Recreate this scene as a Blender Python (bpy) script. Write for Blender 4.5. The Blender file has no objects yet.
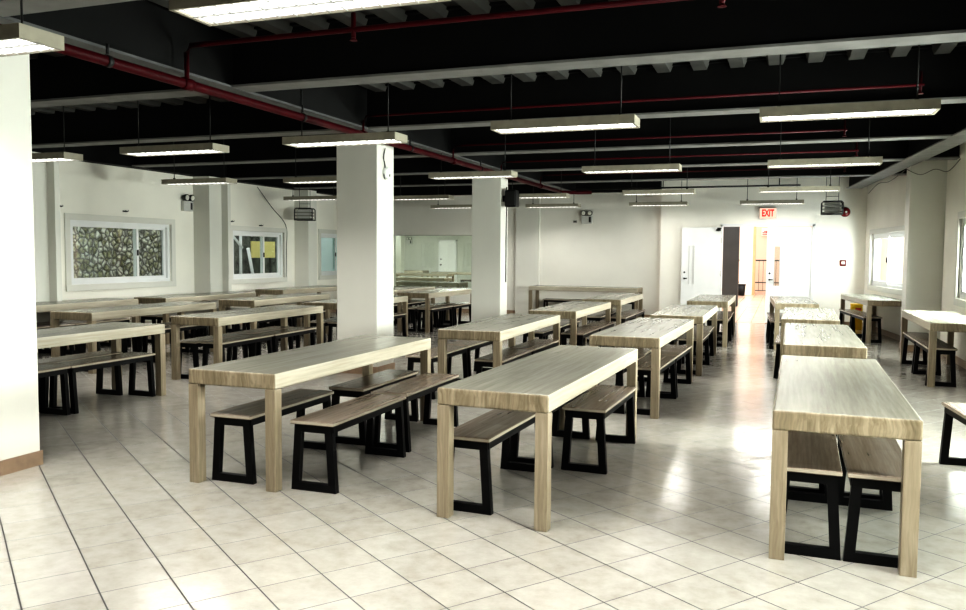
import bpy, bmesh, math, random
from mathutils import Vector, Matrix
random.seed(7)
SC = bpy.context.scene
COL = SC.collection
PI = math.pi

# ------------------------------------------------------------------ materials
def new_mat(name):
    m = bpy.data.materials.new(name); m.use_nodes = True
    nt = m.node_tree; nt.nodes.clear()
    out = nt.nodes.new('ShaderNodeOutputMaterial')
    return m, nt, out
def principled(nt, out, col=(.8,.8,.8), rough=.5, metal=0, spec=.5):
    b = nt.nodes.new('ShaderNodeBsdfPrincipled')
    b.inputs['Base Color'].default_value = (*col, 1)
    b.inputs['Roughness'].default_value = rough
    b.inputs['Metallic'].default_value = metal
    b.inputs['Specular IOR Level'].default_value = spec
    nt.links.new(b.outputs[0], out.inputs[0]); return b
def N(nt, t, **kw):
    n = nt.nodes.new(t)
    for k, v in kw.items(): setattr(n, k, v)
    return n
def ramp(nt, fac, stops):
    r = N(nt, 'ShaderNodeValToRGB'); e = r.color_ramp.elements
    while len(e) < len(stops): e.new(.5)
    for i, (p, c) in enumerate(stops): e[i].position = p; e[i].color = (*c, 1)
    nt.links.new(fac, r.inputs[0]); return r.outputs[0]
def simple(name, col, rough=.5, metal=0, spec=.5, var=.06, scale=6, bump=0):
    m, nt, out = new_mat(name); b = principled(nt, out, col, rough, metal, spec)
    tc = N(nt, 'ShaderNodeTexCoord'); no = N(nt, 'ShaderNodeTexNoise')
    no.inputs['Scale'].default_value = scale; no.inputs['Detail'].default_value = 5
    nt.links.new(tc.outputs['Object'], no.inputs['Vector'])
    lo = tuple(c*(1-var) for c in col); hi = tuple(min(1, c*(1+var)) for c in col)
    nt.links.new(ramp(nt, no.outputs[0], [(.3, lo), (.7, hi)]), b.inputs['Base Color'])
    if bump:
        bp = N(nt, 'ShaderNodeBump'); bp.inputs['Strength'].default_value = bump; bp.inputs['Distance'].default_value = .01
        nt.links.new(no.outputs[0], bp.inputs['Height']); nt.links.new(bp.outputs[0], b.inputs['Normal'])
    return m
def emit(name, col, strength):
    m, nt, out = new_mat(name); e = N(nt, 'ShaderNodeEmission')
    e.inputs[0].default_value = (*col, 1); e.inputs[1].default_value = strength
    nt.links.new(e.outputs[0], out.inputs[0]); return m

def wood(name, axis, dark, mid, light, rough=.32, wavy=0.0, fine=1.0, plank=0):
    """streaky laminate; grain runs along local axis 0/1/2"""
    m, nt, out = new_mat(name); b = principled(nt, out, mid, rough, 0, .5)
    tc = N(nt, 'ShaderNodeTexCoord'); oi = N(nt, 'ShaderNodeObjectInfo')
    ad = N(nt, 'ShaderNodeVectorMath', operation='ADD'); sc = N(nt, 'ShaderNodeVectorMath', operation='SCALE')
    cmb = N(nt, 'ShaderNodeCombineXYZ')
    for i in range(3): nt.links.new(oi.outputs['Random'], cmb.inputs[i])
    nt.links.new(cmb.outputs[0], sc.inputs[0]); sc.inputs['Scale'].default_value = 13.0
    nt.links.new(tc.outputs['Object'], ad.inputs[0]); nt.links.new(sc.outputs[0], ad.inputs[1])
    vec = ad.outputs[0]
    if wavy:
        nw = N(nt, 'ShaderNodeTexNoise'); nw.inputs['Scale'].default_value = 5.0; nw.inputs['Detail'].default_value = 2
        nt.links.new(vec, nw.inputs['Vector'])
        s2 = N(nt, 'ShaderNodeVectorMath', operation='SCALE'); s2.inputs['Scale'].default_value = wavy
        nt.links.new(nw.outputs['Color'], s2.inputs[0])
        a2 = N(nt, 'ShaderNodeVectorMath', operation='ADD')
        nt.links.new(vec, a2.inputs[0]); nt.links.new(s2.outputs[0], a2.inputs[1]); vec = a2.outputs[0]
    mp = N(nt, 'ShaderNodeMapping'); s = [30*fine]*3; s[axis] = 1.1
    mp.inputs['Scale'].default_value = s; nt.links.new(vec, mp.inputs['Vector'])
    n1 = N(nt, 'ShaderNodeTexNoise'); n1.inputs['Scale'].default_value = 1.6; n1.inputs['Detail'].default_value = 6
    n1.inputs['Roughness'].default_value = .6; nt.links.new(mp.outputs[0], n1.inputs['Vector'])
    mp2 = N(nt, 'ShaderNodeMapping'); s = [9.]*3; s[axis] = .7
    mp2.inputs['Scale'].default_value = s; nt.links.new(vec, mp2.inputs['Vector'])
    n2 = N(nt, 'ShaderNodeTexNoise'); n2.inputs['Scale'].default_value = 1.0; n2.inputs['Detail'].default_value = 3
    nt.links.new(mp2.outputs[0], n2.inputs['Vector'])
    mx = N(nt, 'ShaderNodeMath', operation='MULTIPLY_ADD'); mx.inputs[1].default_value = .62
    m3 = N(nt, 'ShaderNodeMath', operation='MULTIPLY'); m3.inputs[1].default_value = .38
    nt.links.new(n2.outputs[0], m3.inputs[0]); nt.links.new(n1.outputs[0], mx.inputs[0]); nt.links.new(m3.outputs[0], mx.inputs[2])
    fac = mx.outputs[0]
    if plank:
        pm = N(nt, 'ShaderNodeMapping'); pm.inputs['Scale'].default_value = (8.5, .85, 8.5); nt.links.new(ad.outputs[0], pm.inputs['Vector'])
        fl = N(nt, 'ShaderNodeVectorMath', operation='FLOOR'); nt.links.new(pm.outputs[0], fl.inputs[0])
        wn = N(nt, 'ShaderNodeTexWhiteNoise', noise_dimensions='3D'); nt.links.new(fl.outputs[0], wn.inputs['Vector'])
        pa = N(nt, 'ShaderNodeMath', operation='MULTIPLY_ADD'); pa.inputs[1].default_value = plank; 
        nt.links.new(wn.outputs['Value'], pa.inputs[0]); nt.links.new(fac, pa.inputs[2])
        sb = N(nt, 'ShaderNodeMath', operation='SUBTRACT'); sb.inputs[1].default_value = plank*.5
        nt.links.new(pa.outputs[0], sb.inputs[0]); fac = sb.outputs[0]
    nt.links.new(ramp(nt, fac, [(.34, dark), (.5, mid), (.66, light)]), b.inputs['Base Color'])
    return m

def floor_mat():
    m, nt, out = new_mat('floor_tiles'); b = principled(nt, out, (.7,.67,.6), .16, 0, 1.0)
    tc = N(nt, 'ShaderNodeTexCoord')
    vr = N(nt, 'ShaderNodeVectorRotate', rotation_type='Z_AXIS'); vr.inputs['Angle'].default_value = math.radians(36.3)
    nt.links.new(tc.outputs['Object'], vr.inputs['Vector'])
    sub = N(nt, 'ShaderNodeVectorMath', operation='SUBTRACT'); sub.inputs[1].default_value = (-4.513, .257, 0)
    nt.links.new(vr.outputs[0], sub.inputs[0])
    dv = N(nt, 'ShaderNodeVectorMath', operation='DIVIDE'); dv.inputs[1].default_value = (.3197, .3023, 1)
    nt.links.new(sub.outputs[0], dv.inputs[0])
    sp = N(nt, 'ShaderNodeSeparateXYZ'); nt.links.new(dv.outputs[0], sp.inputs[0])
    masks = []
    for i, (w, st) in enumerate(((.012, .9), (.0145, 1.0))):
        pp = N(nt, 'ShaderNodeMath', operation='PINGPONG'); pp.inputs[1].default_value = .5
        nt.links.new(sp.outputs[i], pp.inputs[0])
        lt = N(nt, 'ShaderNodeMapRange'); lt.inputs['From Min'].default_value = w*.55; lt.inputs['From Max'].default_value = w*1.5
        lt.inputs['To Min'].default_value = st; lt.inputs['To Max'].default_value = 0
        nt.links.new(pp.outputs[0], lt.inputs[0]); masks.append(lt.outputs[0])
    mx = N(nt, 'ShaderNodeMath', operation='MAXIMUM'); nt.links.new(masks[0], mx.inputs[0]); nt.links.new(masks[1], mx.inputs[1])
    fl = N(nt, 'ShaderNodeVectorMath', operation='FLOOR'); nt.links.new(dv.outputs[0], fl.inputs[0])
    wn = N(nt, 'ShaderNodeTexWhiteNoise', noise_dimensions='2D'); nt.links.new(fl.outputs[0], wn.inputs['Vector'])
    no = N(nt, 'ShaderNodeTexNoise'); no.inputs['Scale'].default_value = 9; no.inputs['Detail'].default_value = 7; no.inputs['Roughness'].default_value = .65
    nt.links.new(tc.outputs['Object'], no.inputs['Vector'])
    ad = N(nt, 'ShaderNodeMath', operation='MULTIPLY_ADD'); ad.inputs[1].default_value = .16
    nt.links.new(wn.outputs['Value'], ad.inputs[0]); nt.links.new(no.outputs[0], ad.inputs[2])
    base = ramp(nt, ad.outputs[0], [(.3, (.315,.298,.265)), (.55, (.385,.368,.333)), (.85, (.445,.428,.395))])
    mix = N(nt, 'ShaderNodeMix', data_type='RGBA'); mix.inputs['B'].default_value = (.025,.022,.02,1)
    nt.links.new(mx.outputs[0], mix.inputs['Factor']); nt.links.new(base, mix.inputs['A'])
    nt.links.new(mix.outputs['Result'], b.inputs['Base Color'])
    rg = N(nt, 'ShaderNodeMapRange'); rg.inputs['To Min'].default_value = FLOOR_ROUGH; rg.inputs['To Max'].default_value = .7
    nt.links.new(mx.outputs[0], rg.inputs[0]); nt.links.new(rg.outputs[0], b.inputs['Roughness'])
    n2 = N(nt, 'ShaderNodeTexNoise'); n2.inputs['Scale'].default_value = 80; n2.inputs['Detail'].default_value = 2
    nt.links.new(tc.outputs['Object'], n2.inputs['Vector'])
    hs = N(nt, 'ShaderNodeMath', operation='MULTIPLY_ADD'); hs.inputs[1].default_value = -1.5
    nt.links.new(mx.outputs[0], hs.inputs[0]); nt.links.new(n2.outputs[0], hs.inputs[2])
    bp = N(nt, 'ShaderNodeBump'); bp.inputs['Strength'].default_value = .13; bp.inputs['Distance'].default_value = .003
    nt.links.new(hs.outputs[0], bp.inputs['Height']); nt.links.new(bp.outputs[0], b.inputs['Normal'])
    return m
FLOOR_ROUGH = .13

def stone_mat():
    m, nt, out = new_mat('rubble_stone'); b = principled(nt, out, (.3,.3,.25), .85)
    tc = N(nt, 'ShaderNodeTexCoord')
    nw = N(nt, 'ShaderNodeTexNoise'); nw.inputs['Scale'].default_value = 4; nt.links.new(tc.outputs['Object'], nw.inputs['Vector'])
    s2 = N(nt, 'ShaderNodeVectorMath', operation='SCALE'); s2.inputs['Scale'].default_value = .12; nt.links.new(nw.outputs['Color'], s2.inputs[0])
    ad = N(nt, 'ShaderNodeVectorMath', operation='ADD'); nt.links.new(tc.outputs['Object'], ad.inputs[0]); nt.links.new(s2.outputs[0], ad.inputs[1])
    vo = N(nt, 'ShaderNodeTexVoronoi', feature='DISTANCE_TO_EDGE'); vo.inputs['Scale'].default_value = 8.5
    v2 = N(nt, 'ShaderNodeTexVoronoi'); v2.inputs['Scale'].default_value = 8.5
    nt.links.new(ad.outputs[0], vo.inputs['Vector']); nt.links.new(ad.outputs[0], v2.inputs['Vector'])
    n3 = N(nt, 'ShaderNodeTexNoise'); n3.inputs['Scale'].default_value = 18; n3.inputs['Detail'].default_value = 6; nt.links.new(tc.outputs['Object'], n3.inputs['Vector'])
    sx = N(nt, 'ShaderNodeSeparateColor'); nt.links.new(v2.outputs['Color'], sx.inputs[0])
    mu = N(nt, 'ShaderNodeMath', operation='MULTIPLY_ADD'); mu.inputs[1].default_value = .45
    nt.links.new(sx.outputs[0], mu.inputs[0]); nt.links.new(n3.outputs[0], mu.inputs[2])
    c = ramp(nt, mu.outputs[0], [(.35, (.07,.07,.02)), (.60, (.33,.33,.18)), (.92, (.85,.85,.76))])
    ed = ramp(nt, vo.outputs['Distance'], [(.0, (.03,.03,.025)), (.12, (.55,.55,.55)), (.32, (1,1,1))])
    mx = N(nt, 'ShaderNodeMix', data_type='RGBA', blend_type='MULTIPLY'); mx.inputs['Factor'].default_value = 1
    nt.links.new(c, mx.inputs['A']); nt.links.new(ed, mx.inputs['B']); nt.links.new(mx.outputs['Result'], b.inputs['Base Color'])
    bp = N(nt, 'ShaderNodeBump'); bp.inputs['Strength'].default_value = 1; bp.inputs['Distance'].default_value = .12
    nt.links.new(vo.outputs['Distance'], bp.inputs['Height']); nt.links.new(bp.outputs[0], b.inputs['Normal'])
    return m
def glass_mat(name, tint, gl=.08):
    m, nt, out = new_mat(name)
    t = N(nt, 'ShaderNodeBsdfTransparent'); t.inputs[0].default_value = (*tint, 1)
    g = N(nt, 'ShaderNodeBsdfGlossy'); g.inputs['Roughness'].default_value = .02
    mx = N(nt, 'ShaderNodeMixShader'); mx.inputs[0].default_value = gl
    nt.links.new(t.outputs[0], mx.inputs[1]); nt.links.new(g.outputs[0], mx.inputs[2]); nt.links.new(mx.outputs[0], out.inputs[0])
    return m
def floor2(name, c1, c2, scale):
    m, nt, out = new_mat(name); b = principled(nt, out, c1, .25)
    tc = N(nt, 'ShaderNodeTexCoord'); ck = N(nt, 'ShaderNodeTexBrick'); ck.inputs['Scale'].default_value = scale
    ck.offset = 0; ck.inputs['Brick Width'].default_value = .5; ck.inputs['Row Height'].default_value = .5; ck.inputs['Mortar Size'].default_value = .015
    ck.inputs['Color1'].default_value = (*c1, 1); ck.inputs['Color2'].default_value = (*c2, 1); ck.inputs['Mortar'].default_value = (c1[0]*.55, c1[1]*.5, c1[2]*.5, 1)
    nt.links.new(tc.outputs['Object'], ck.inputs['Vector']); nt.links.new(ck.outputs[0], b.inputs['Base Color'])
    return m

M = {}
M['wall_shaded'] = simple('shaded_wall_paint', (.77,.755,.70), .6, 0, .3, .03, 1.5, .02)  # wall paint darkened: the far wall's dimmer light put into its colour
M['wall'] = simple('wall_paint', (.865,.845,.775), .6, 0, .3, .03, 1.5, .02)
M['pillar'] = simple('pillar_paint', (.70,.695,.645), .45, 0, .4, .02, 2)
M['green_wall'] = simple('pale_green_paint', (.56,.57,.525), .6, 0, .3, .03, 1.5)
M['floor'] = floor_mat()
M['skirting'] = simple('skirting_tile', (.30,.215,.15), .4, 0, .5, .12, 14)
M['black'] = simple('black_ceiling_paint', (.007,.007,.007), .7, 0, .2, .2, 3)
M['deck'] = simple('black_deck_paint', (.05,.051,.05), .6, 0, .3, .2, 3)
M['rib'] = simple('grey_deck_rib', (.085,.085,.08), .6, 0, .3, .2, 3)  # ribs a lighter grey than the deck between them
M['flange'] = simple('floor_lit_flange', (.20,.20,.195), .55, 0, .3, .15, 5)  # black steel made grey: floor bounce light on the soffits put into colour
M['flange_dim'] = simple('floor_lit_flange_dim', (.11,.11,.11), .55, 0, .3, .15, 5)  # dimmer grey for the girder soffit, same painted-in bounce light
M['top'] = wood('oak_laminate_long', 1, (.195,.19,.152), (.245,.24,.198), (.30,.292,.247), .27, .012, 1, .05)
M['side'] = wood('oak_laminate_side', 1, (.30,.265,.20), (.40,.365,.29), (.50,.465,.385), .35, .012, 1, .0)
M['end'] = wood('oak_laminate_end', 2, (.125,.10,.06), (.235,.195,.13), (.38,.325,.235), .40, .09, 1.15)
M['leg'] = wood('oak_laminate_leg', 2, (.18,.147,.098), (.26,.217,.152), (.345,.295,.22), .40, .03, 1.1)
M['seat'] = wood('bench_walnut_laminate', 1, (.145,.112,.083), (.19,.15,.115), (.24,.197,.158), .27, .012, 1, .10)
M['seat_edge'] = simple('bench_edge_band', (.40,.355,.285), .35, 0, .5, .1, 9)
M['steel'] = simple('black_powder_coat', (.003,.003,.0035), .5, 0, .2, .2, 20)
M['fixture'] = simple('fixture_enamel', (.33,.31,.25), .45, 0, .4, .1, 12)
M['reflector'] = simple('fixture_reflector', (.42,.42,.40), .4, 0, .5, .03, 6)
M['tube'] = emit('lit_tube', (1,.99,.95), 4.0)
M['diffuser'] = emit('lit_reflector', (1,.985,.94), 1.25)
M['rod'] = simple('dark_rod', (.03,.03,.03), .5, .5)
M['red'] = simple('red_pipe_paint', (.052,.002,.005), .5, 0, .15, .2, 8)
M['white'] = simple('white_gloss', (.84,.85,.84), .3, 0, .5, .02, 4)
M['frame'] = simple('white_upvc', (.78,.79,.79), .3, 0, .5, .02, 4)
M['glass'] = glass_mat('window_glass', (.93,.97,.96), .06)
M['mirrorglass'] = glass_mat('green_tint_glass', (.88,.91,.875), .04)
M['teal_glass'] = glass_mat('teal_glass', (.84,.95,.93), .06)
M['stone'] = stone_mat()
M['foliage'] = simple('dark_hillside', (.10,.105,.09), .9, 0, .2, .9, 7, .8)
M['yellow'] = simple('pale_yellow_render', (.85,.74,.30), .7, 0, .3, .06, 3)
M['bright'] = simple('sunlit_white_render', (.88,.88,.88), .8, 0, .2, .02, 2)
M['peach'] = simple('peach_render', (.80,.60,.47), .7, 0, .3, .03, 1)
M['cream'] = simple('cream_render', (.86,.80,.71), .6, 0, .3, .03, 1)
M['orange'] = simple('orange_edge_tile', (.72,.40,.22), .5, 0, .4, .06, 6)
M['lobby_floor'] = floor2('terracotta_lobby_tiles', (.52,.35,.26), (.57,.40,.30), 1.6)
M['grey'] = simple('grey_slate_panel', (.055,.058,.058), .6, 0, .3, .08, 3)
M['darkmetal'] = simple('dark_metal', (.05,.05,.05), .4, .6)
M['greymetal'] = simple('grey_metal', (.30,.30,.27), .4, .5, .5, .1, 10)
M['exit_face'] = emit('exit_face', (1,.66,.50), .72)
M['exit_red'] = emit('exit_letters', (.80,.02,.02), .75)
M['plastic'] = simple('grey_plastic', (.55,.55,.53), .4, 0, .5, .05, 10)
M['lens'] = simple('lamp_lens', (.75,.75,.68), .15, 0, .6, .03, 10)
M['redgloss'] = simple('red_gloss', (.16,.01,.012), .2, 0, .6, .1, 10)
M['bin'] = simple('yellow_plastic', (.80,.50,.03), .4, 0, .5, .05, 10)
M['cable'] = simple('grey_cable', (.16,.16,.14), .5, 0, .4, .1, 10)
M['blackplastic'] = simple('black_plastic', (.01,.01,.01), .5, 0, .4, .1, 10)
M['redink'] = simple('red_signage', (.45,.03,.03), .5, 0, .4, .05, 10)

# ------------------------------------------------------------------ mesh helpers
def addbox(bm, x0, x1, y0, y1, z0, z1, mat=0, bevel=0, seg=2):
    vs = [bm.verts.new(p) for p in ((x0,y0,z0),(x1,y0,z0),(x1,y1,z0),(x0,y1,z0),(x0,y0,z1),(x1,y0,z1),(x1,y1,z1),(x0,y1,z1))]
    fs = [bm.faces.new([vs[i] for i in q]) for q in ((0,3,2,1),(4,5,6,7),(0,1,5,4),(1,2,6,5),(2,3,7,6),(3,0,4,7))]
    for f in fs: f.material_index = mat
    if bevel:
        es = list({e for f in fs for e in f.edges})
        bmesh.ops.bevel(bm, geom=es, offset=bevel, segments=seg, profile=.6, affect='EDGES')
    return fs
def addtube(bm, pts, r, n=10, mat=0, cap=True):
    rings = []
    for i, p in enumerate(pts):
        p = Vector(p)
        d = (Vector(pts[min(i+1, len(pts)-1)]) - Vector(pts[max(i-1, 0)])).normalized()
        a = Vector((0,0,1)) if abs(d.z) < .9 else Vector((1,0,0))
        u = d.cross(a).normalized(); w = d.cross(u).normalized()
        rr = r[i] if isinstance(r, (list, tuple)) else r
        rings.append([bm.verts.new(p + u*rr*math.cos(2*PI*k/n) + w*rr*math.sin(2*PI*k/n)) for k in range(n)])
    for a, b in zip(rings, rings[1:]):
        for k in range(n):
            f = bm.faces.new((a[k], a[(k+1)%n], b[(k+1)%n], b[k])); f.material_index = mat; f.smooth = True
    if cap:
        for rg in (rings[0], rings[-1]):
            f = bm.faces.new(rg); f.material_index = mat
def addprism(bm, poly, axis, a0, a1, mat=0):
    """extrude 2-D polygon along axis ('y': poly in xz, 'x': poly in yz, 'z': poly in xy)"""
    def P(p, a):
        return {'y': (p[0], a, p[1]), 'x': (a, p[0], p[1]), 'z': (p[0], p[1], a)}[axis]
    A = [bm.verts.new(P(p, a0)) for p in poly]; B = [bm.verts.new(P(p, a1)) for p in poly]
    n = len(poly)
    for f in [bm.faces.new(A), bm.faces.new(B)] + [bm.faces.new((A[i], A[(i+1)%n], B[(i+1)%n], B[i])) for i in range(n)]:
        f.material_index = mat
def obj(name, bm, mats, parent=None, loc=None):
    bmesh.ops.recalc_face_normals(bm, faces=bm.faces)
    me = bpy.data.meshes.new(name); bm.to_mesh(me); bm.free()
    for m in (mats if isinstance(mats, (list, tuple)) else [mats]): me.materials.append(m)
    o = bpy.data.objects.new(name, me); COL.objects.link(o)
    if parent: o.parent = parent
    if loc: o.location = loc
    return o
def boxobj(name, dims, mat, parent=None, bevel=0):
    bm = bmesh.new(); addbox(bm, *dims, bevel=bevel); return obj(name, bm, mat, parent)
def boxes(name, lst, mat, parent=None, bevel=0):
    bm = bmesh.new()
    for d in lst: addbox(bm, *d, bevel=bevel)
    return obj(name, bm, mat, parent)
def tag(o, label, cat, group=None, kind=None):
    o['label'] = label; o['category'] = cat
    if group: o['group'] = group
    if kind: o['kind'] = kind
    return o
def thing(name, label, cat, loc=(0,0,0), rz=0, group=None):
    o = bpy.data.objects.new(name, None); COL.objects.link(o); o.empty_display_size = .1
    o.location = loc; o.rotation_euler = (0,0,rz); tag(o, label, cat, group); return o
def struct(o, label=None):
    o['kind'] = 'structure'
    if label: o['label'] = label
    return o
def sroot(name, loc=(0,0,0), rz=0):
    o = bpy.data.objects.new(name, None); COL.objects.link(o); o.location = loc; o.rotation_euler = (0,0,rz); o['kind'] = 'structure'; return o
def dup(root, loc, rz, label, group, name=None):
    r = root.copy(); COL.objects.link(r); r.location = loc; r.rotation_euler = (0,0,rz)
    r['label'] = label; r['group'] = group
    for ch in list(root.children):
        c = ch.copy(); COL.objects.link(c); c.parent = r
        for g in list(ch.children):
            d = g.copy(); COL.objects.link(d); d.parent = c
    return r

# ------------------------------------------------------------------ camera
f_px, pitch, roll, CH, YAW = 819.64, .062523, .0075976, 1.50858, .349296
cr, sr, cp, sp, c_, s_ = math.cos(roll), math.sin(roll), math.cos(pitch), math.sin(pitch), math.cos(YAW), math.sin(YAW)
def tr(x, y, z):
    Y = y*cp + z*sp; Z = -y*sp + z*cp
    return Vector((x*c_ - Y*s_, x*s_ + Y*c_, Z))
right, fwd, up = tr(cr, 0, sr), tr(0, 1, 0), tr(-sr, 0, cr)
cam = bpy.data.cameras.new('camera'); co = bpy.data.objects.new('camera', cam); COL.objects.link(co)
mat = Matrix(((right.x, up.x, -fwd.x, 0), (right.y, up.y, -fwd.y, 0), (right.z, up.z, -fwd.z, CH), (0,0,0,1)))
co.matrix_world = mat
cam.sensor_fit = 'HORIZONTAL'; cam.sensor_width = 36; cam.lens = f_px/966*36; cam.clip_start = .05; cam.clip_end = 200
SC.camera = co

# ------------------------------------------------------------------ shell
XL, YF, YD = -10.65, 19.5, 19.3         # left wall, far wall, door wall
struct(boxobj('floor', (-19.5, 3.2, -6.2, 34.2, -.12, 0), M['floor']), 'glossy cream floor tiles laid diagonally')
def xwall(name, x0, x1, y0, y1, ztop, holes, mat, z0=0):
    """wall thick in x, running along y, with holes (ya,yb,za,zb)"""
    L = []; cur = y0
    for (a, b, za, zb) in sorted(holes):
        if a > cur: L.append((x0, x1, cur, a, z0, ztop))
        L.append((x0, x1, a, b, z0, za)); L.append((x0, x1, a, b, zb, ztop)); cur = b
    if cur < y1: L.append((x0, x1, cur, y1, z0, ztop))
    return boxes(name, L, mat)
def ywall(name, y0, y1, x0, x1, ztop, holes, mat):
    L = []; cur = x0
    for (a, b, za, zb) in sorted(holes):
        if a > cur: L.append((cur, a, y0, y1, 0, ztop))
        if za > 0: L.append((a, b, y0, y1, 0, za))
        L.append((a, b, y0, y1, zb, ztop)); cur = b
    if cur < x1: L.append((cur, x1, y0, y1, 0, ztop))
    return boxes(name, L, mat)
DK = 3.45
WL = [(10.02, 12.32, .96, 2.0), (14.12, 15.98, .94, 1.95), (17.56, 19.0, .94, 1.98)]
struct(xwall('wall_left', XL-.18, XL, -6, YF+.15, DK, WL, M['wall']))
ywl = [(-9.62, -7.25, .62, 1.98)]
struct(ywall('wall_far', YF, YF+.14, XL, -2.66, DK, ywl, M['wall_shaded']))
struct(ywall('wall_entrance', YD, YD+.16, -2.66, 1.72, DK, [(-1.31, .62, 0, 2.2)], M['wall']))
WR = [(10.9, 13.40, .92, 2.06), (6.2, 8.9, .92, 2.06), (1.6, 4.3, .92, 2.06)]
XR = 2.38
struct(xwall('wall_right', XR, XR+.18, -6, 15.1, DK, WR, M['wall']))
struct(ywall('wall_front', -6.15, -6, XL-.18, XR+.18, DK, [], M['wall']))
# slanted far stretch of the right wall, built in its own frame (origin at its far corner, local +y runs towards the camera)
SA = math.atan2(.54, 4.3)
p0 = Vector((2.2, 15.0, 0)); dirv = Vector((-math.sin(SA), math.cos(SA), 0))
wr2 = xwall('wall_right_far', 0, .18, 0, 4.40, DK, [(1.2, 3.80, .92, 1.97)], M['wall'])
wr2.location = p0; wr2.rotation_euler = (0,0,SA); struct(wr2)

# skirting
struct(boxobj('baseboard_right', (XR-.015, XR, 2, 14.6, 0, .1), M['skirting']))
b = boxobj('baseboard_right_far', (-.015, 0, .15, 4.3, 0, .1), M['skirting']); b.location = p0; b.rotation_euler = (0,0,SA); struct(b)
struct(boxobj('baseboard_far', (XL, -2.66, YF-.015, YF, 0, .1), M['skirting']))
struct(boxes('baseboard_entrance', [(-2.66, -2.25, YD-.015, YD, 0, .1), (.70, 1.66, YD-.015, YD, 0, .1)], M['skirting']))
struct(boxobj('baseboard_left', (XL, XL+.015, -6, YF, 0, .1), M['skirting']))

# free-standing pillars with brown skirting
def pillar(name, x0, x1, y0, y1, ztop, rz=0, about=None, skirt=True):
    r = sroot(name, (x0, y0, 0), rz); w, d = x1-x0, y1-y0
    boxobj('shaft', (0, w, 0, d, 0, ztop), M['pillar'], r, .008)
    if skirt:
        e = .012
        boxes('skirting', [(-e, w+e, -e, 0, 0, .1), (-e, w+e, d, d+e, 0, .1), (-e, 0, 0, d, 0, .1), (w, w+e, 0, d, 0, .1)], M['skirting'], r)
    return r
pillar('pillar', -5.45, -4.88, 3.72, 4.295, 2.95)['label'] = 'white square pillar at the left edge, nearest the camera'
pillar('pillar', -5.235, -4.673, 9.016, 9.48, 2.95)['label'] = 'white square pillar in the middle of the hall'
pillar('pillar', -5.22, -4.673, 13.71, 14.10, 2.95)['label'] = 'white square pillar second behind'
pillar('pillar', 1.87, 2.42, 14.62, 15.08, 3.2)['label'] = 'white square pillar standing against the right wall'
# pilasters on the left wall, each with a slim rib behind it
for y in (8.92, 12.95, 16.42):
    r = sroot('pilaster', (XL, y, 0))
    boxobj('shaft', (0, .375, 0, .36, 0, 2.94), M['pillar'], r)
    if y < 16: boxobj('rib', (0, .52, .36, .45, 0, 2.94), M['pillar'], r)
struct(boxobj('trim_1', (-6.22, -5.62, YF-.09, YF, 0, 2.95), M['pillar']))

# ceiling: corrugated deck + beams
bm = bmesh.new()
addbox(bm, XL-.2, XR+.2, -6.2, YF+.2, DK, DK+.1)
x = XL
while x < XR:
    addprism(bm, [(x, DK), (x+.03, DK-.075), (x+.16, DK-.075), (x+.19, DK)], 'y', -6.0, YF+.1, 1); x += .36
struct(obj('ceiling', bm, [M['deck'], M['rib']]), 'black painted corrugated steel deck ceiling')
def ibeam(name, length, z, w, fl, h=.5, rz=0, loc=(0,0,0), web=.012):
    bm = bmesh.new()     # runs along local x
    addbox(bm, 0, length, -w/2, w/2, 0, .02, 1)
    addbox(bm, 0, length, -web, web, .02, h-.02, 0)
    addbox(bm, 0, length, -w/2, w/2, h-.02, h, 0)
    o = obj(name, bm, [M['black'], fl]); o.location = (loc[0], loc[1], z); o.rotation_euler = (0,0,rz); o['kind'] = 'structure'; return o
BY = [-3.9, -1.4, 1.15, 3.72, 6.22, 8.72, 11.28, 13.78, 16.2]
for y in BY:
    ibeam('ceiling_beam', XR-XL, 2.95, .25, M['flange'], loc=(XL, y, 0), web=.07)
ibeam('ceiling_beam', 7.99, 2.97, .24, M['black'], h=.45, loc=(XL, 19.2, 0), web=.1)
ibeam('ceiling_girder', 24, 2.945, .34, M['flange_dim'], h=.5, rz=PI/2, loc=(-4.75, -5, 0), web=.14)
ibeam('ceiling_girder', 25, 2.94, .22, M['black'], h=.5, rz=PI/2, loc=(XL+.11, -5.6, 0), web=.1)
ibeam('ceiling_girder', 20.5, 2.945, .3, M['flange'], h=.5, rz=PI/2+.078, loc=(2.98, -1.3, 0), web=.1)

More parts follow.
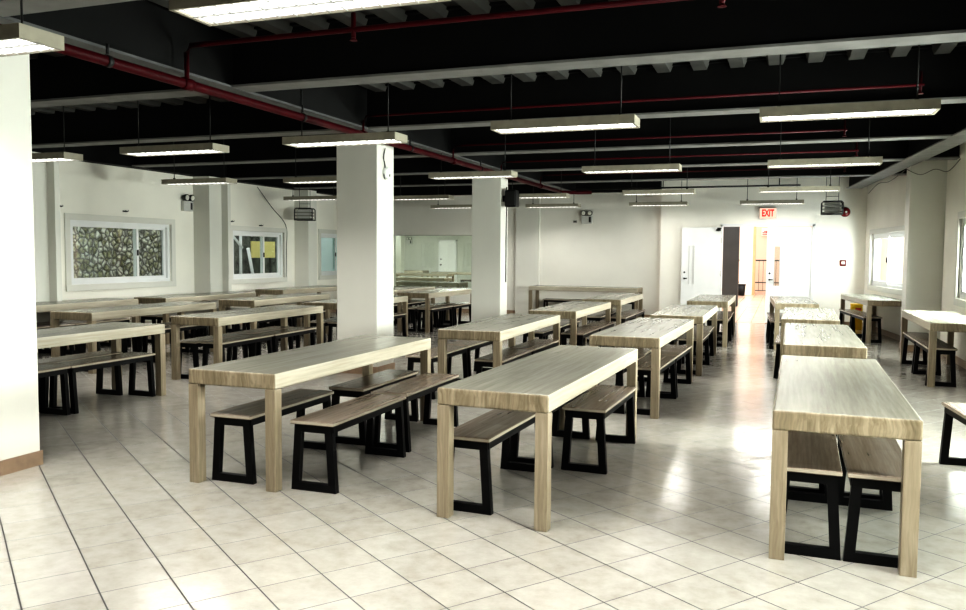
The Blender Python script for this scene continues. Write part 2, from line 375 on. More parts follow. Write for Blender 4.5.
# ------------------------------------------------------------------ windows
def window(name, length, z0, z1, split, mats=None, swap=False, depth=.18, trim=.1, pane2=None):
    """local: y along wall 0..length, x=0 inner wall face, outside is -x"""
    r = sroot(name)
    t = trim; g = M['glass']
    boxes('trim', [(-.02, .025, -t, length+t, z1, z1+t), (-.02, .03, -t, length+t, z0-t, z0), (-.02, .025, -t, 0, z0, z1), (-.02, .025, length, length+t, z0, z1)], M['pillar'], r, .006)
    e = .055
    boxes('window_frame', [(-.13, -.03, 0, length, z0, z0+e), (-.13, -.03, 0, length, z1-e, z1), (-.13, -.03, 0, e, z0+e, z1-e), (-.13, -.03, length-e, length, z0+e, z1-e)], M['frame'], r)
    s = .05; ym = length*split
    for nm, a, b_, x0 in (('sash', e, ym+.03, -.075), ('sash', ym-.03, length-e, -.115)):
        so = boxes(nm, [(x0, x0+.035, a, b_, z0+e, z0+e+s), (x0, x0+.035, a, b_, z1-e-s, z1-e), (x0, x0+.035, a, a+s, z0+e+s, z1-e-s), (x0, x0+.035, b_-s, b_, z0+e+s, z1-e-s)], M['frame'], r)
        boxobj('pane', (x0+.014, x0+.02, a+s, b_-s, z0+e+s, z1-e-s), pane2 or g, so)
    bm = bmesh.new(); addbox(bm, -.04, -.015, ym-.02, ym+.0, (z0+z1)/2-.05, (z0+z1)/2+.05, bevel=.004); obj('latch', bm, M['darkmetal'], r)
    return r
w = window('window_1', 2.30, .96, 2.0, .655); w.location = (XL, 10.02, 0)
w = window('window_2', 1.86, .94, 1.95, .62); w.location = (XL, 14.12, 0)
w = window('window_3', 1.44, .94, 1.98, .55, pane2=M['teal_glass']); w.location = (XL, 17.56, 0)
for i, (a, b_, za, zb) in enumerate(WR):
    w = window('window_%d' % (4+i), b_-a, za, zb, .5); w.location = (XR, b_, 0); w.rotation_euler = (0,0,PI)
w = window('window_7', 2.60, .92, 1.97, .45)
w.rotation_euler = (0,0,SA+PI); q = p0 + dirv*3.80; w.location = q

# ------------------------------------------------------------------ outside
struct(boxobj('retaining_wall', (-13.4, -12.6, 6, 14.25, -.2, 4.2), M['stone']), 'rough rubble stone wall outside the left windows')
struct(boxobj('hillside', (-13.4, -12.8, 14.3, 19.2, -.2, 4.5), M['foliage']))
struct(boxobj('garden_wall', (-12.75, XL-.2, 19.25, 19.45, -.2, 4.0), M['bright']))
struct(boxobj('outer_ground_left', (-16, XL-.2, 4, 19.3, -.14, -.02), M['grey']))
struct(boxobj('outer_ground_right', (XR+.2, 9, -6, 34, -.14, -.02), M['bright']))
struct(boxobj('neighbour_wall', (6.0, 6.3, -4, 34, -.1, 6), M['bright']))
struct(boxobj('neighbour_pier', (2.62, 2.95, 20.15, 20.5, -.1, 4.0), M['yellow']))
t = thing('scaffold_pole', 'white leaning poles outside the second left window', 'pole')
bm = bmesh.new(); addtube(bm, [(-12.2, 16.5, 0), (-12.2, 16.5, 3)], .035); obj('upright', bm, M['bright'], t)
bm = bmesh.new(); addtube(bm, [(-12.25, 16.0, 2.1), (-12.15, 16.5, 1.6)], .03); obj('brace', bm, M['bright'], t)
bm = bmesh.new(); addtube(bm, [(-12.25, 17.35, 2.3), (-12.25, 17.0, 1.9)], .03); obj('brace', bm, M['bright'], t)
bm = bmesh.new(); addtube(bm, [(-12.1, 16.65, 1.6), (-12.1, 16.85, .9), (-12.1, 16.9, 0)], .04); obj('brace', bm, M['bright'], t)
t = tag(boxobj('yellow_board', (-12.60, -12.56, 17.45, 18.45, 1.36, 1.78), M['yellow']), 'pale yellow board seen through second left window', 'board')
boxes('post', [(-12.66, -12.60, 17.5, 17.56, -.02, 1.7), (-12.66, -12.60, 18.32, 18.38, -.02, 1.7)], M['darkmetal'], t)

# ------------------------------------------------------------------ lobby beyond the doors
struct(boxobj('lobby_floor', (-6, 3.6, YD+.02, 36, -.11, .004), M['lobby_floor']))
struct(boxobj('lobby_wall', (-6, 3.6, 36, 36.2, 0, 8), M['peach']))
struct(boxobj('lobby_wall_right', (3.5, 3.7, YD+.2, 36, 0, 4.5), M['cream']))
r = sroot('lobby_column', (0,0,0))
boxobj('shaft', (-1.55, -1.08, 33.2, 33.7, 0, 4.2), M['cream'], r)
boxobj('corner_edge', (-1.08, -.98, 33.2, 33.7, 0, 4.2), M['orange'], r)
struct(boxobj('lobby_panel', (-1.68, -1.215, 25.4, 25.6, 0, 4.2), M['grey']))
t = thing('railing', 'dark metal lobby railing seen through the open doorway', 'railing', (0, 34.6, 0))
boxobj('top_rail', (-3, 1.5, -.03, .03, 1.30, 1.35), M['darkmetal'], t)
boxobj('bottom_rail', (-3, 1.5, -.02, .02, .42, .46), M['darkmetal'], t)
boxobj('base_rail', (-3, 1.5, -.02, .02, .10, .13), M['darkmetal'], t)
k = 0; x = -2.95
while x < 1.5:
    if k % 4 == 0: boxobj('post', (x-.02, x+.02, -.02, .02, 0, 1.3), M['darkmetal'], t)
    else: boxobj('baluster', (x-.007, x+.007, -.007, .007, .13, 1.3), M['darkmetal'], t)
    k += 1; x += .16
t = thing('hanging_sign', 'small red lettered strip sign high in the lobby', 'sign', (-.72, 35.95, 2.44))
boxobj('board', (-.12, .44, -.04, 0, -.1, .22), M['cream'], t)
boxes('lettering', [(-.09, .41, -.05, -.04, -.06, -.03)] + [(-.08+i*.07, -.035+i*.07, -.05, -.04, .0, .05+.05*((i*7) % 3 > 0)) for i in range(7)], M['redink'], t)
t = thing('waste_bin', 'small black bin beside the cream lobby column', 'bin', (-1.42, 32.4, 0))
bm = bmesh.new(); addtube(bm, [(0,0,0), (0,0,.42)], [.12, .15], 14); obj('bucket', bm, M['blackplastic'], t)
bm = bmesh.new(); addtube(bm, [(0,0,.40), (0,0,.44)], [.16, .16], 14); obj('rim', bm, M['blackplastic'], t)

# ------------------------------------------------------------------ entrance doors
fr = sroot('door_frame')
boxes('jamb', [(-1.33, -1.28, YD-.02, YD+.16, 0, 2.2), (.60, .66, YD-.02, YD+.16, 0, 2.2), (-1.33, .66, YD-.02, YD+.16, 2.16, 2.22)], M['frame'], fr)
def door_leaf(name, w, handed, label):
    r = sroot(name); r['label'] = label      # hinge at x=0, leaf extends to +x*handed, thickness in y
    h = handed
    def X(a, b): return (min(a*h, b*h), max(a*h, b*h))
    za, zb, xa, xb = .85, 1.72, w-.27, w-.17     # vision slit near the free edge
    L = []
    for (a, b, c, d) in ((0, xa, .02, 2.14), (xb, w, .02, 2.14), (xa, xb, .02, za), (xa, xb, zb, 2.14)):
        L.append((*X(a, b), -.022, .022, c, d))
    boxes('panel', L, M['white'], r)
    boxobj('vision_panel', (*X(xa, xb), -.004, .004, za, zb), M['glass'] if h < 0 else M['white'], r)
    boxes('slit_trim', [(*X(xa-.012, xa), -.028, .028, za, zb), (*X(xb, xb+.012), -.028, .028, za, zb)], M['plastic'], r)
    bm = bmesh.new()
    for s in (-1, 1): addtube(bm, [((w-.07)*h, s*.022, .98), ((w-.07)*h, s*.07, .98)], .02, 10); addtube(bm, [((w-.07)*h, s*.07, .98), ((w-.14)*h, s*.07, .98)], .012, 8)
    obj('lever_handle', bm, M['darkmetal'], r)
    bm = bmesh.new(); addtube(bm, [((w-.07)*h, -.03, 1.12), ((w-.07)*h, .03, 1.12)], .022, 10); obj('lock', bm, M['darkmetal'], r)
    for z in (.3, 1.1, 1.85):
        bm = bmesh.new(); addtube(bm, [(-.012*h, -.024, z-.06), (-.012*h, -.024, z+.06)], .012, 8); obj('hinge', bm, M['plastic'], r)
    return r
d = door_leaf('door_1', .85, 1, 'white entrance door leaf folded open against the wall'); d.location = (-1.32, YD-.06, 0); d.rotation_euler = (0,0,PI+.03)
bm = bmesh.new(); addbox(bm, .0, .10, .03, .06, 2.06, 2.10); addbox(bm, -.01, .08, .02, .04, 2.1, 2.13); obj('door_closer', bm, M['blackplastic'], d)
d = door_leaf('door_2', .93, -1, 'white entrance door leaf closed, right of the opening'); d.location = (.60, YD+.03, 0); d.rotation_euler = (0,0,0)

# ------------------------------------------------------------------ exit sign, alarm, switch, emergency lights
t = thing('exit_sign', 'lit EXIT sign with red letters above the entrance doors', 'sign', (-.33, YD, 2.32))
boxobj('housing', (-.185, .185, -.06, 0, 0, .25), M['plastic'], t, .01)
boxobj('face', (-.172, .172, -.066, -.06, .012, .238), M['exit_face'], t)
cu = bpy.data.curves.new('exit_text', 'FONT'); cu.body = 'EXIT'; cu.size = .2; cu.align_x = 'CENTER'; cu.align_y = 'CENTER'; cu.extrude = .003; cu.offset = .007
to = bpy.data.objects.new('exit_text', cu); COL.objects.link(to)
bpy.context.view_layer.update()
me = bpy.data.meshes.new_from_object(to.evaluated_get(bpy.context.evaluated_depsgraph_get()))
bpy.data.objects.remove(to); me.materials.clear(); me.materials.append(M['exit_red'])
lo = bpy.data.objects.new('letters', me); COL.objects.link(lo); lo.parent = t
lo.location = (0, -.069, .125); lo.rotation_euler = (PI/2, 0, 0); lo.scale = (.62, 1.05, 1)

t = thing('fire_alarm_bell', 'dark red round alarm bell beside the slatted cage', 'alarm', (1.235, YD, 2.46))
bm = bmesh.new(); addtube(bm, [(0,-.0,0), (0,-.05,0), (0,-.08,0), (0,-.095,0)], [.105, .105, .08, .03], 24); obj('gong', bm, M['redgloss'], t)
bm = bmesh.new(); addtube(bm, [(0.02,-.09,0), (0.02,-.10,0)], [.022, .018], 12); obj('centre_boss', bm, M['lens'], t)
t = thing('call_point', 'small square call point on the entrance wall', 'switch', (1.23, YD, 1.36))
boxobj('plate', (-.06, .06, -.03, 0, -.06, .07), M['redgloss'], t, .006)
boxobj('window', (-.035, .035, -.034, -.03, -.02, .04), M['lens'], t)
boxobj('press_bar', (-.02, .02, -.036, -.03, -.045, -.03), M['darkmetal'], t)

def emergency_light(label, loc, rz):
    t = thing('emergency_light', label, 'emergency light', loc, rz, 'twin spot emergency lights')
    boxobj('battery_box', (-.13, .13, -.08, 0, -.13, .06), M['plastic'], t, .01)
    boxobj('grille', (.05, .10, -.083, -.08, -.10, .03), M['darkmetal'], t)
    for s in (-1, 1):
        bm = bmesh.new(); addtube(bm, [(s*.075, -.02, .12), (s*.075, -.07, .12), (s*.075, -.11, .118)], [.045, .062, .065], 16)
        ho = obj('lamp_head', bm, M['darkmetal'], t)
        bm = bmesh.new(); addtube(bm, [(s*.075, -.111, .118), (s*.075, -.12, .117)], [.052, .045], 16); obj('lens', bm, M['lens'], ho)
    boxes('bracket', [(-.09, .09, -.05, -.02, .055, .075)], M['darkmetal'], t)
    return t
emergency_light('grey twin spot emergency light high on the far wall', (-4.44, YF, 2.38), 0)
emergency_light('grey twin spot emergency light on the left wall beside the first window', (XL, 12.73, 2.40), PI/2)
t = thing('wall_socket', 'small grey socket left of the far emergency light', 'socket', (-4.74, YF, 2.3))
boxobj('plate', (-.05, .05, -.02, 0, -.03, .03), M['greymetal'], t, .004)
boxobj('slot', (-.03, .03, -.023, -.02, -.012, .012), M['darkmetal'], t)

def slatted_cage(label, loc, rz, hang):
    t = thing('slatted_metal_cage', label, 'metal cage', loc, rz, 'hanging slatted metal cages')
    w, d, h = .40, .26, .25
    boxes('slat', [(-w/2, w/2, -d/2, d/2, z, z+.03) for z in (0, .07, .14)], M['greymetal'], t)
    bm = bmesh.new()
    for sx in (-1, 1):
        for sy in (-1, 1): addtube(bm, [(sx*w/2, sy*d/2, -.02), (sx*w/2, sy*d/2, h-.03), (sx*(w/2-.03), sy*d/2, h)], .012, 8)
    for sy in (-1, 1): addtube(bm, [(-w/2+.03, sy*d/2, h), (w/2-.03, sy*d/2, h)], .012, 8); addtube(bm, [(-w/2, sy*d/2, -.01), (w/2, sy*d/2, -.01)], .012, 8)
    obj('cage_frame', bm, M['darkmetal'], t)
    boxobj('body', (-.15, .15, -.09, .09, .01, .22), M['plastic'], t, .01)
    for sx in (-1, 1):
        bm = bmesh.new(); addtube(bm, [(sx*.12, 0, h), (sx*.12, 0, hang)], .006, 6); obj('hanger_wire', bm, M['rod'], t)
    boxobj('cross_wire', (-.12, .12, -.004, .004, h+.1, h+.108), M['rod'], t)
    return t
slatted_cage('grey slatted cage hanging near the red alarm bell', (.93, 18.4, 2.385), 0, 1.02)
slatted_cage('grey slatted cage hanging beside the second left window', (-10.1, 16.0, 2.24), .3, 1.16)

# ------------------------------------------------------------------ fluorescent fixtures
FL, FW, FH = 1.25, .28, .075
def make_fixture():
    t = thing('fluorescent_light', '', 'ceiling light')
    w = .012
    boxes('housing', [(0, FL, 0, FW, FH-.012, FH), (0, FL, 0, w, 0, FH-.012), (0, FL, FW-w, FW, 0, FH-.012), (0, .02, w, FW-w, 0, FH-.012), (FL-.02, FL, w, FW-w, 0, FH-.012)], M['fixture'], t)
    boxobj('reflector', (.02, FL-.02, w, FW-w, FH-.065, FH-.060), M['diffuser'], t)
    for y in (.085, .195):
        bm = bmesh.new(); addtube(bm, [(.03, y, .014), (FL-.03, y, .014)], .008, 10); obj('tube', bm, M['tube'], t)
    bm = bmesh.new()
    for i in range(14):
        x = .06 + i*(FL-.12)/13; addbox(bm, x-.003, x+.003, w, FW-w, .0005, .005)
    addbox(bm, .02, FL-.02, FW/2-.003, FW/2+.003, .0005, .005)
    obj('louvre', bm, M['reflector'], t)
    for x in (.14, FL-.14):
        bm = bmesh.new(); addtube(bm, [(x, FW/2, FH), (x, FW/2, DK-2.585)], .006, 6); addtube(bm, [(x, FW/2, FH), (x, FW/2, FH+.03)], .018, 8)
        obj('hanger', bm, M['rod'], t)
    return t
rows = [('nearest row', [(-4.92, 3.17, 'over the nearest pillar at top left'), (-2.61, 3.03, 'large at the top edge of the picture'), (-.45, 3.15, 'just out of view over the near aisle')]),
        ('second row', [(-9.17, 7.4, 'near the left pillar and left wall'), (-6.95, 7.25, 'between left wall and middle pillar'), (-4.74, 7.1, 'in front of the middle pillar'), (-2.42, 6.8, 'left of the aisle'), (-.2, 6.8, 'right of the aisle')]),
        ('third row', [(-9.42, 10.7, 'beside the first left window'), (-7.3, 10.95, 'left of the middle pillar'), (-4.8, 10.85, 'before the far pillar'), (-2.5, 10.6, 'left of the aisle'), (-.2, 10.5, 'right of the aisle')]),
        ('fourth row', [(-9.76, 14.65, 'by the second left window'), (-7.45, 15.0, 'right of the middle pillar'), (-5.1, 15.1, 'right of the far pillar'), (-2.72, 14.7, 'left of the doorway'), (-.4, 14.65, 'above the doorway')]),
        ('farthest row', [(-7.95, 18.1, 'before the greenish glass panel'), (-5.62, 18.25, 'beside the speaker pillar'), (-3.2, 18.1, 'right of the emergency light'), (-.87, 18.05, 'above the EXIT sign')]),
        ('row behind the camera', [(-7.2, -.3, 'far left'), (-4.9, -.3, 'left'), (-2.6, -.3, 'middle'), (-.3, -.3, 'right')])]
LIGHT_W = 18
fx0 = make_fixture(); first = True
LAMPS = []
for rn, lst in rows:
    for (x, y, ph) in lst:
        lab = 'suspended louvred fluorescent light, %s, %s' % (rn, ph)
        if first: o = fx0; o.location = (x, y, 2.585); o['label'] = lab; o['group'] = 'suspended fluorescent lights'; first = False
        else: dup(fx0, (x, y, 2.585), 0, lab, 'suspended fluorescent lights')
        LAMPS.append((x+FL/2, y+FW/2, 2.58, 14 if y < 1 else 30 if y < 5 else 11 if (y > 18 and x < -3) else 15 if (y > 14 and x < -3) else 21 if (y > 14 and x > -3.5) else LIGHT_W))
def area(name, loc, sx, sy, power, col, rot=(0,0,0), spread=None):
    l = bpy.data.lights.new(name, 'AREA'); l.shape = 'RECTANGLE'; l.size = sx; l.size_y = sy; l.energy = power; l.color = col
    if spread: l.spread = spread
    o = bpy.data.objects.new(name, l); COL.objects.link(o); o.location = loc; o.rotation_euler = rot; return o
for p in LAMPS: area('fluorescent_lamp', p[:3], FL-.06, FW-.04, p[3], (1,.975,.92), spread=3.1 if p[1] > 14 and p[0] > -3.5 else 2.45)

# ------------------------------------------------------------------ pipes and cables
t = thing('sprinkler_pipe', 'dark red main sprinkler pipe running past the pillars', 'pipe')
bm = bmesh.new(); addtube(bm, [(-4.5, -5.5, 2.84), (-4.5, 17.0, 2.84)], .037, 14); obj('main_pipe', bm, M['red'], t)
for y in (.8, 5.42, 8.35, 11.05, 13.2, 15.6):
    bm = bmesh.new(); addtube(bm, [(-4.5, y-.05, 2.84), (-4.5, y+.05, 2.84)], .048, 14); obj('coupling', bm, M['red'], t)
bm = bmesh.new(); addtube(bm, [(-4.5, 17.0, 2.84), (-4.5, 17.25, 2.84), (-4.35, 17.4, 2.84), (-3.9, 17.5, 2.84)], .037, 12); obj('elbow', bm, M['red'], t)
for y in (4.6, 7.1, 9.6, 12.2):
    bm = bmesh.new(); addtube(bm, [(-4.5, y, 2.89), (-4.5, y, 2.96)], .012, 8); addtube(bm, [(-4.5, y-.02, 2.84), (-4.5, y+.02, 2.84)], .044, 12); obj('pipe_clamp', bm, M['rod'], t)
ord_ = ['nearest', 'second', 'third', 'fourth', 'fifth']
for i, (y, z, r_, x1) in enumerate([(5.42, 3.14, .02, 1.6), (8.35, 3.05, .013, 1.15), (11.05, 3.055, .013, .7), (13.2, 3.05, .013, 1.0), (15.6, 3.05, .013, 1.0)]):
    t = thing('sprinkler_branch', '%s thin red branch pipe crossing under the ceiling' % ord_[i], 'pipe', (0, y, z))
    bm = bmesh.new(); addtube(bm, [(-4.5, 0, 2.86-z), (-4.5, 0, -.06), (-4.46, 0, 0), (-4.3, 0, 0), (x1, 0, 0)], r_, 10); obj('pipe', bm, M['red'], t)
    k = 0
    for x in ((-3.0, -.4) if i == 0 else (x1-.03,)):
        if x > x1: continue
        bm = bmesh.new(); addtube(bm, [(x, 0, .12), (x, 0, -.06)], r_*.9, 8); addtube(bm, [(x, 0, -.06), (x, 0, -.08)], [.012, .03], 8); obj('sprinkler_head', bm, M['red'], t)
t = thing('conduit', 'thin black conduit crossing before the entrance wall', 'pipe', (0, 17.6, 2.92))
bm = bmesh.new(); addtube(bm, [(-4.4, 0, 0), (.3, 0, 0)], .018, 8); obj('tube', bm, M['rod'], t)
for x in (-2.4, -.1):
    bm = bmesh.new(); addtube(bm, [(x, 0, .01), (x, 0, DK-2.92-.08)], .012, 6); obj('drop_rod', bm, M['rod'], t)
def cable(pts, r, label, mat, n=6):
    P = [Vector(p) for p in pts]; out = []
    for i in range(len(P)-1):
        a, b, c, d = P[max(i-1,0)], P[i], P[i+1], P[min(i+2, len(P)-1)]
        for k in range(6):
            u = k/6; out.append(.5*((2*b) + (c-a)*u + (2*a-5*b+4*c-d)*u*u + (3*b-a-3*c+d)*u**3))
    out.append(P[-1])
    bm = bmesh.new(); addtube(bm, out, r, n); return tag(obj('cable', bm, mat), label, 'cable')
cable([(-4.655, 9.2, 2.8), (-4.655, 9.16, 2.68), (-4.655, 9.2, 2.58), (-4.655, 9.17, 2.48), (-4.655, 9.2, 2.42)], .007, 'dark wire hanging down beside the white disc on the middle pillar', M['rod'])
cable([(-4.66, 13.98, 2.7), (-4.66, 13.99, 2.3), (-4.66, 13.98, 1.8), (-4.66, 13.98, 1.0)], .008, 'dark wire running down the side of the far pillar', M['rod'])
cable([(XL+.02, 14.98, 2.9), (XL+.02, 15.5, 2.5), (XL+.02, 16.04, 2.12), (XL+.03, 16.05, 1.6), (XL+.02, 16.05, .85)], .008, 'dark wire looping down beside the second left window', M['cable'])
cable([(1.80, 14.60, 2.90), (2.0, 14.55, 2.80), (2.2, 14.55, 2.88), (2.34, 14.3, 2.82), (2.36, 13.5, 2.92)], .006, 'grey cables drooping over the top of the right pillar', M['cable'])
cable([(1.62, 18.6, 2.80), (1.68, 17.4, 2.90), (1.74, 16.2, 2.84), (1.84, 15.0, 2.92)], .006, 'grey cable along the top of the far right wall', M['cable'])
t = thing('rosette_lamp', 'white oval disc fixed high on the middle pillar', 'wall fitting', (-4.673, 9.24, 2.50))
bm = bmesh.new(); addtube(bm, [(0,0,0), (.035,0,0), (.06,0,0)], [.08, .075, .045], 18); obj('disc', bm, M['white'], t)
bm = bmesh.new(); addtube(bm, [(.06,0,-.03), (.075,0,-.03)], .018, 10); obj('button', bm, M['plastic'], t)
t = thing('wall_speaker', 'black loudspeaker on the side of the far pillar', 'speaker', (-4.673, 13.82, 2.33))
bm = bmesh.new(); addbox(bm, .06, .27, -.10, .12, 0, .30, bevel=.03); obj('cabinet', bm, M['blackplastic'], t)
boxobj('grille', (.08, .25, -.115, -.10, .03, .27), M['darkmetal'], t)
boxobj('bracket', (0, .07, -.02, .02, .1, .2), M['darkmetal'], t)
for i, (y, z, nm) in enumerate(((9.83, 2.2, 'left above the first left window'), (11.2, 2.19, 'right above the first left window'), (14.1, 2.13, 'left above the second left window'), (15.1, 2.08, 'right above the second left window'))):
    t = thing('wall_hook', 'tiny black hook, %s' % nm, 'hook', (XL, y, z), 0, 'hooks over the left windows')
    boxobj('plate', (0, .008, -.05, .05, -.012, .012), M['darkmetal'], t)
    bm = bmesh.new(); addtube(bm, [(.005, -.03, 0), (.05, -.03, 0), (.05, -.03, .02)], .008, 6); addtube(bm, [(.005, .03, 0), (.05, .03, 0), (.05, .03, .02)], .008, 6); obj('peg', bm, M['darkmetal'], t)

# ------------------------------------------------------------------ tables
TL, TW, TH, AP, LW = 2.425, .662, .75, .1, .075
def make_table(L=TL):
    t = thing('dining_table', '', 'table')          # near edge centre at the origin, length along +y
    bm = bmesh.new()
    fs = addbox(bm, -TW/2, TW/2, 0, L, TH-AP, TH, 0, .013, 3)
    for f in bm.faces:
        f.normal_update()
        if abs(f.normal.y) > .6: f.material_index = 1
        elif abs(f.normal.x) > .6: f.material_index = 2
    obj('tabletop', bm, [M['top'], M['end'], M['side']], t)
    for sx in (-1, 1):
        for (a, b) in ((.001, LW), (L-LW, L-.001)):
            x0, x1 = sorted((sx*(TW/2-.001), sx*(TW/2-LW)))
            boxobj('leg', (x0, x1, a, b, 0, TH-AP), M['leg'], t, .004)
    return t
BL, BW, BH = 1.07, .31, .45
def make_bench():
    t = thing('bench', '', 'bench')
    bm = bmesh.new()
    addbox(bm, -BW/2, BW/2, 0, BL, BH-.024, BH, 0, .004, 1)
    for f in bm.faces:
        f.normal_update()
        if abs(f.normal.z) < .5: f.material_index = 1
    obj('seat', bm, [M['seat'], M['seat_edge']], t)
    s = .045; zt = BH-.024
    boxes('seat_rail', [(-BW/2+.015, -BW/2+.015+.03, .03, BL-.03, zt-s, zt), (BW/2-.045, BW/2-.015, .03, BL-.03, zt-s, zt)], M['steel'], t)
    for (a, b) in ((.02, .06), (BL-.06, BL-.02)):
        bm = bmesh.new()
        wt, wb, th = BW/2-.022, BW/2+.006, .05
        o_ = [(-wb, 0), (wb, 0), (wt, zt), (-wt, zt)]
        def at(z): return wb + (wt-wb)*z/zt
        i_ = [(-at(th)+th, th), (at(th)-th, th), (at(zt-th)-th, zt-th), (-at(zt-th)+th, zt-th)]
        for k in range(4):
            k2 = (k+1) % 4; addprism(bm, [o_[k], o_[k2], i_[k2], i_[k]], 'y', a, b)
        bmesh.ops.remove_doubles(bm, verts=bm.verts, dist=1e-5)
        obj('leg_frame', bm, M['steel'], t)
    return t
T0 = make_table(); B0 = make_bench(); tf = [True]; bf = [True]
def put_table(x, y, rz, label, group):
    if tf[0]:
        tf[0] = False; o = T0; o.location = (x, y, 0); o.rotation_euler = (0,0,rz); o['label'] = label; o['group'] = group; return o
    return dup(T0, (x, y, 0), rz, label, group)
def put_bench(x, y, rz, label, group):
    if bf[0]:
        bf[0] = False; o = B0; o.location = (x, y, 0); o.rotation_euler = (0,0,rz); o['label'] = label; o['group'] = group; return o
    return dup(B0, (x, y, 0), rz, label, group)
ORD = ['front', 'second', 'third', 'farthest']
DX = {'nl': (-.172, .09), 'nr': (.172, .09), 'fl': (-.172, 1.20), 'fr': (.172, 1.20)}
NM = {'nl': 'near left', 'nr': 'near right', 'fl': 'far left', 'fr': 'far right'}
def setting(rowlab, short, i, x, y, rz, group, bench=('nl','nr','fl','fr'), over={}, word=None):
    w = word or ORD[i]
    put_table(x, y, rz, 'pale oak dining table, %s in the row %s' % (w, rowlab), group)
    for k in bench:
        dx, dy = over.get(k, DX[k]); br = rz + random.uniform(-.012, .012)
        if k not in over: dx += random.uniform(-.012, .012); dy += random.uniform(0, .02) * (1 if k[0] == 'n' else -1)
        px = x + dx*math.cos(rz) - dy*math.sin(rz); py = y + dx*math.sin(rz) + dy*math.cos(rz)
        put_bench(px, py, br, 'black framed bench at %s table of row %s, %s' % (w, short, NM[k]), 'benches of the row ' + short)
g = 'tables in rows '
# row left of the aisle
r_, s = 'along the left of the aisle', 'left of aisle'
setting(r_, s, 0, -1.491, 4.236, -.034, g+s, ('nl','fl','fr'), {'nl': (-.215, .13), 'fl': (-.20, 1.27), 'fr': (.19, 1.265)})
setting(r_, s, 1, -1.365, 7.584, -.028, g+s, over={'nr': (.155, .13), 'fr': (.165, 1.22)})
setting(r_, s, 2, -1.238, 10.50, 0, g+s)
setting(r_, s, 3, -1.15, 14.0, .0, g+s)
# row right of the aisle
r_, s = 'right of the aisle', 'right of aisle'
setting(r_, s, 0, .307, 4.248, -.015, g+s, over={'nl': (-.155, .09), 'nr': (.178, .085)})
setting(r_, s, 1, .357, 7.497, -.008, g+s)
setting(r_, s, 2, .335, 10.56, -.02, g+s, over={'nl': (-.24, .09), 'fl': (-.22, 1.2)})
setting(r_, s, 3, .24, 13.98, .045, g+s, over={'nl': (-.24, .09), 'fl': (-.22, 1.2)})
# row between pillars and aisle
r_, s = 'just right of the pillars', 'right of pillars'
setting(r_, s, 0, -3.278, 4.314, 0, g+s, over={'nl': (-.07, .08), 'nr': (.535, .09), 'fl': (.09, 1.31), 'fr': (.50, 1.24)})
setting(r_, s, 1, -2.90, 7.548, .011, g+s, over={'nl': (-.60, .15), 'fl': (-.60, 1.25), 'nr': (.175, .12), 'fr': (.185, 1.22)})
setting(r_, s, 2, -2.885, 10.626, .004, g+s, over={'nr': (.26, .1), 'fr': (.27, 1.21), 'nl': (-.3, .1), 'fl': (-.3, 1.2)})
setting(r_, s, 3, -2.862, 13.711, .004, g+s, over={'nr': (.25, .1), 'fr': (.25, 1.21)})
# left block, three rows
r_, s = 'just left of the pillars', 'left of pillars'
setting(r_, s, 0, -6.38, 4.47, 0, g+s, over={'nr': (.11, .20), 'fr': (.115, 1.272), 'nl': (-.24, .1), 'fl': (-.235, 1.2)})
setting(r_, s, 1, -6.394, 7.762, .03, g+s, over={'nr': (.145, .12), 'fr': (.15, 1.22), 'nl': (-.20, .085), 'fl': (-.20, 1.2)})
setting(r_, s, 2, -6.52, 10.80, .02, g+s, over={'fr': (.20, 1.24)})
setting(r_, s, 3, -6.62, 14.25, -.01, g+s, over={'nr': (.20, .1), 'fr': (.2, 1.2)})
r_, s = 'in the middle of the left block', 'mid left block'
setting(r_, s, 0, -8.25, 7.75, .02, g+s, word='front')
setting(r_, s, 1, -8.08, 10.80, .03, g+s, word='second')
setting(r_, s, 2, -7.75, 14.75, 0, g+s, word='farthest')
r_, s = 'along the left window wall', 'at left windows'
setting(r_, s, 0, -9.95, 7.95, .0, g+s, word='front')
setting(r_, s, 1, -9.68, 10.68, .0, g+s, ('nr','fr','nl','fl'), word='second')
setting(r_, s, 2, -9.72, 14.05, .0, g+s, word='farthest')
# tables against the right wall
r_, s = 'against the right wall', 'at right wall'
setting(r_, s, 0, 1.96, 10.66, 0, g+s, ('nl','fl'), word='near')
setting(r_, s, 1, 1.745, 15.72, .118, g+s, ('nl','fl'), {'nl': (-.21,.12), 'fl': (-.22,1.22)}, word='far')
# stray bench entering at the right edge
put_bench(1.385, 5.70, .10, 'black framed bench with pale top cut off by the right picture edge', 'benches of the row at right wall')
# table set crosswise against the far wall
et = put_table(-3.05, 18.98, PI/2, 'pale oak long dining table set crosswise against the far wall', 'tables against walls'); et.scale = (1, 1.07, 1)
put_bench(-3.14, 18.85, PI/2, 'black framed bench under the crosswise far table, right end', 'benches under the crosswise table')
put_bench(-4.24, 18.85, PI/2, 'black framed bench under the crosswise far table, left end', 'benches under the crosswise table')

# yellow container standing by the far right wall
t = thing('yellow_container', 'yellow plastic container standing behind the far right table', 'container', (1.46, 18.45, 0))
bm = bmesh.new(); addbox(bm, -.11, .11, -.11, .11, 0, .50, bevel=.02); obj('body', bm, M['bin'], t)
boxobj('lid', (-.115, .115, -.115, .115, .50, .54), M['bin'], t, .01)
boxes('print', [(-.03, .08, -.113, -.11, .40, .46), (.0, .06, -.113, -.11, .33, .37)], M['redink'], t)

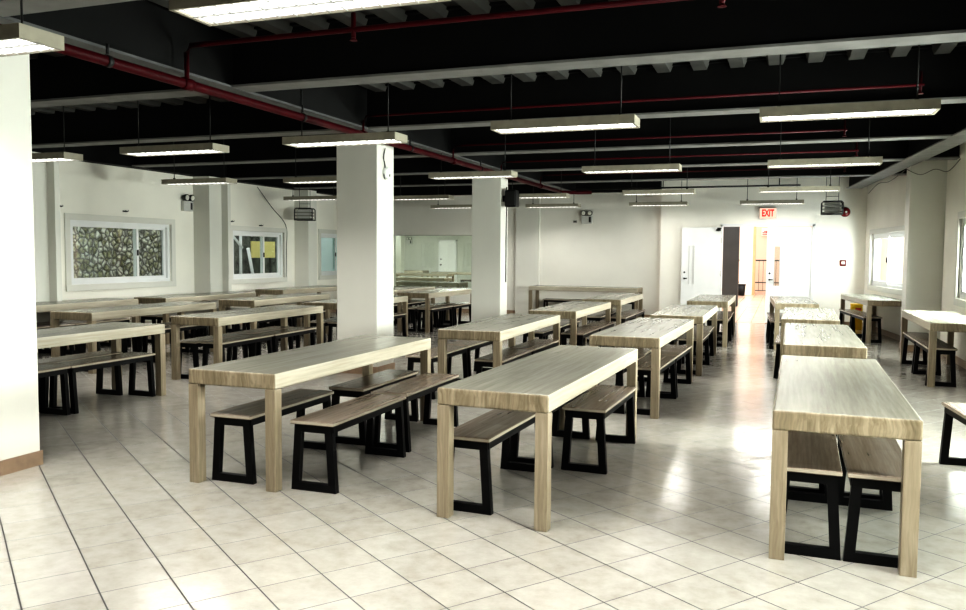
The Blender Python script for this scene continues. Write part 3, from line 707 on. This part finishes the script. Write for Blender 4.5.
# ------------------------------------------------------------------ greenish glass panel and adjoining room
r = thing('glass_partition', 'wide greenish mirror-like glass panel set in the white far wall', 'glass panel', (0, YF+.06, 0))
boxobj('pane', (-9.62, -7.25, -.005, .005, .62, 1.98), M['mirrorglass'], r)
boxes('edge_trim', [(-9.62, -7.25, -.03, .03, 1.965, 1.98), (-9.62, -7.25, -.03, .03, .62, .64)], M['greymetal'], r)
struct(boxobj('wall_adjoining_back', (-19.3, -6.0, 34, 34.15, 0, 3.2), M['green_wall']))
struct(boxobj('wall_adjoining_left', (-19.4, -19.25, YF+.14, 34, 0, 3.2), M['green_wall']))
struct(boxobj('wall_adjoining_right', (-6.1, -5.98, YF+.14, 34, 0, 3.2), M['green_wall']))
struct(boxobj('ceiling_adjoining', (-19.4, -5.98, YF+.14, 34.15, 3.2, 3.3), M['green_wall']))
struct(boxobj('wall_adjoining_front', (-19.4, XL-.18, YF+.0, YF+.14, 0, 3.2), M['green_wall']))
struct(boxobj('pillar', (-14.8, -14.47, 30, 30.3, 0, 3.2), M['green_wall']), 'pillar in the adjoining room behind the glass')
d = sroot('door_3'); d['label'] = 'white door on the back wall behind the glass'
boxobj('panel', (-14.44, -13.70, 33.94, 33.99, .01, 2.04), M['white'], d)
boxes('frame', [(-14.5, -14.44, 33.93, 34, 0, 2.1), (-13.70, -13.64, 33.93, 34, 0, 2.1), (-14.5, -13.64, 33.93, 34, 2.04, 2.1)], M['frame'], d)
bm = bmesh.new(); addtube(bm, [(-14.38, 33.94, 1.0), (-14.38, 33.88, 1.0)], .035, 10); addtube(bm, [(-14.38, 33.94, 1.25), (-14.38, 33.90, 1.25)], .03, 10); obj('knob', bm, M['darkmetal'], d)
emergency_light('small twin spot light on the back wall behind the glass', (-15.95, 34, 2.05), 0)
adj = [(-7.85, 20.05, PI/2, 'nearest behind the glass'), (-9.75, 23.6, PI/2, 'second behind the glass'), (-11.7, 28.6, PI/2, 'right of the white door behind glass'),
       (-12.9, 26.3, PI/2, 'left of the white door behind glass'), (-14.7, 33.0, PI/2, 'against the back wall behind glass'), (-11.1, 31.2, PI/2, 'farthest right behind the glass')]
for i, (x, y, rz, ph) in enumerate(adj):
    put_table(x, y, rz, 'long dining table in the adjoining room, %s' % ph, 'tables in the adjoining room')
    put_bench(x-.1, y-.12 if i else y+.15, rz, 'black bench under the adjoining room table %s' % ph, 'benches in the adjoining room')
for (x, y) in ((-9.5, 24), (-13.5, 24), (-10, 30), (-15.5, 30)): area('adjoining_lamp', (x, y, 3.1), 1.4, 1.4, 135, (.97,1,.95))

# ------------------------------------------------------------------ daylight
for i, (a, b_, za, zb) in enumerate(WR):
    area('daylight_right', (XR+.55, (a+b_)/2, 1.65), 2.6, 1.5, (650, 560, 330)[i], (1,.985,.935), (0, PI/2-.22, 0), spread=2.6)  # area lights added outside seen and unseen windows to strengthen the daylight
q = p0 + dirv*2.3 + Vector((.5, 0, 1.6)); area('daylight_right', q, 2.6, 1.4, 200, (.95,.98,1), (0, PI/2, SA))
area('daylight_lobby', (-.3, 27, 8.0), 5.0, 5.0, 560, (1,.985,.96), (-.6, 0, 0))
wd = bpy.data.worlds.new('world'); SC.world = wd; wd.use_nodes = True
nt = wd.node_tree; nt.nodes.clear()
wo = nt.nodes.new('ShaderNodeOutputWorld'); bg = nt.nodes.new('ShaderNodeBackground'); sky = nt.nodes.new('ShaderNodeTexSky')
sky.sky_type = 'HOSEK_WILKIE'; sky.turbidity = 6; sky.ground_albedo = .5; sky.sun_direction = Vector((.3, .2, .93)).normalized()
mx = nt.nodes.new('ShaderNodeMix'); mx.data_type = 'RGBA'; mx.inputs['Factor'].default_value = .8
mx.inputs['B'].default_value = (1, 1, 1, 1)
nt.links.new(sky.outputs[0], mx.inputs['A']); nt.links.new(mx.outputs['Result'], bg.inputs[0]); bg.inputs[1].default_value = 2.0
nt.links.new(bg.outputs[0], wo.inputs[0])

# ------------------------------------------------------------------ look
vs = SC.view_settings
vs.view_transform = 'Standard'; vs.look = 'High Contrast'; vs.exposure = 0.38; vs.gamma = 1.0
try:
    SC.cycles.use_denoising = True; SC.cycles.denoiser = 'OPENIMAGEDENOISE'
    SC.cycles.max_bounces = 10; SC.cycles.diffuse_bounces = 5; SC.cycles.glossy_bounces = 4; SC.cycles.transparent_max_bounces = 12
    SC.cycles.sample_clamp_indirect = 6
    SC.cycles.use_light_tree = True
    SC.cycles.caustics_reflective = False; SC.cycles.caustics_refractive = False
except Exception as e:
    print('cycles setting', e)
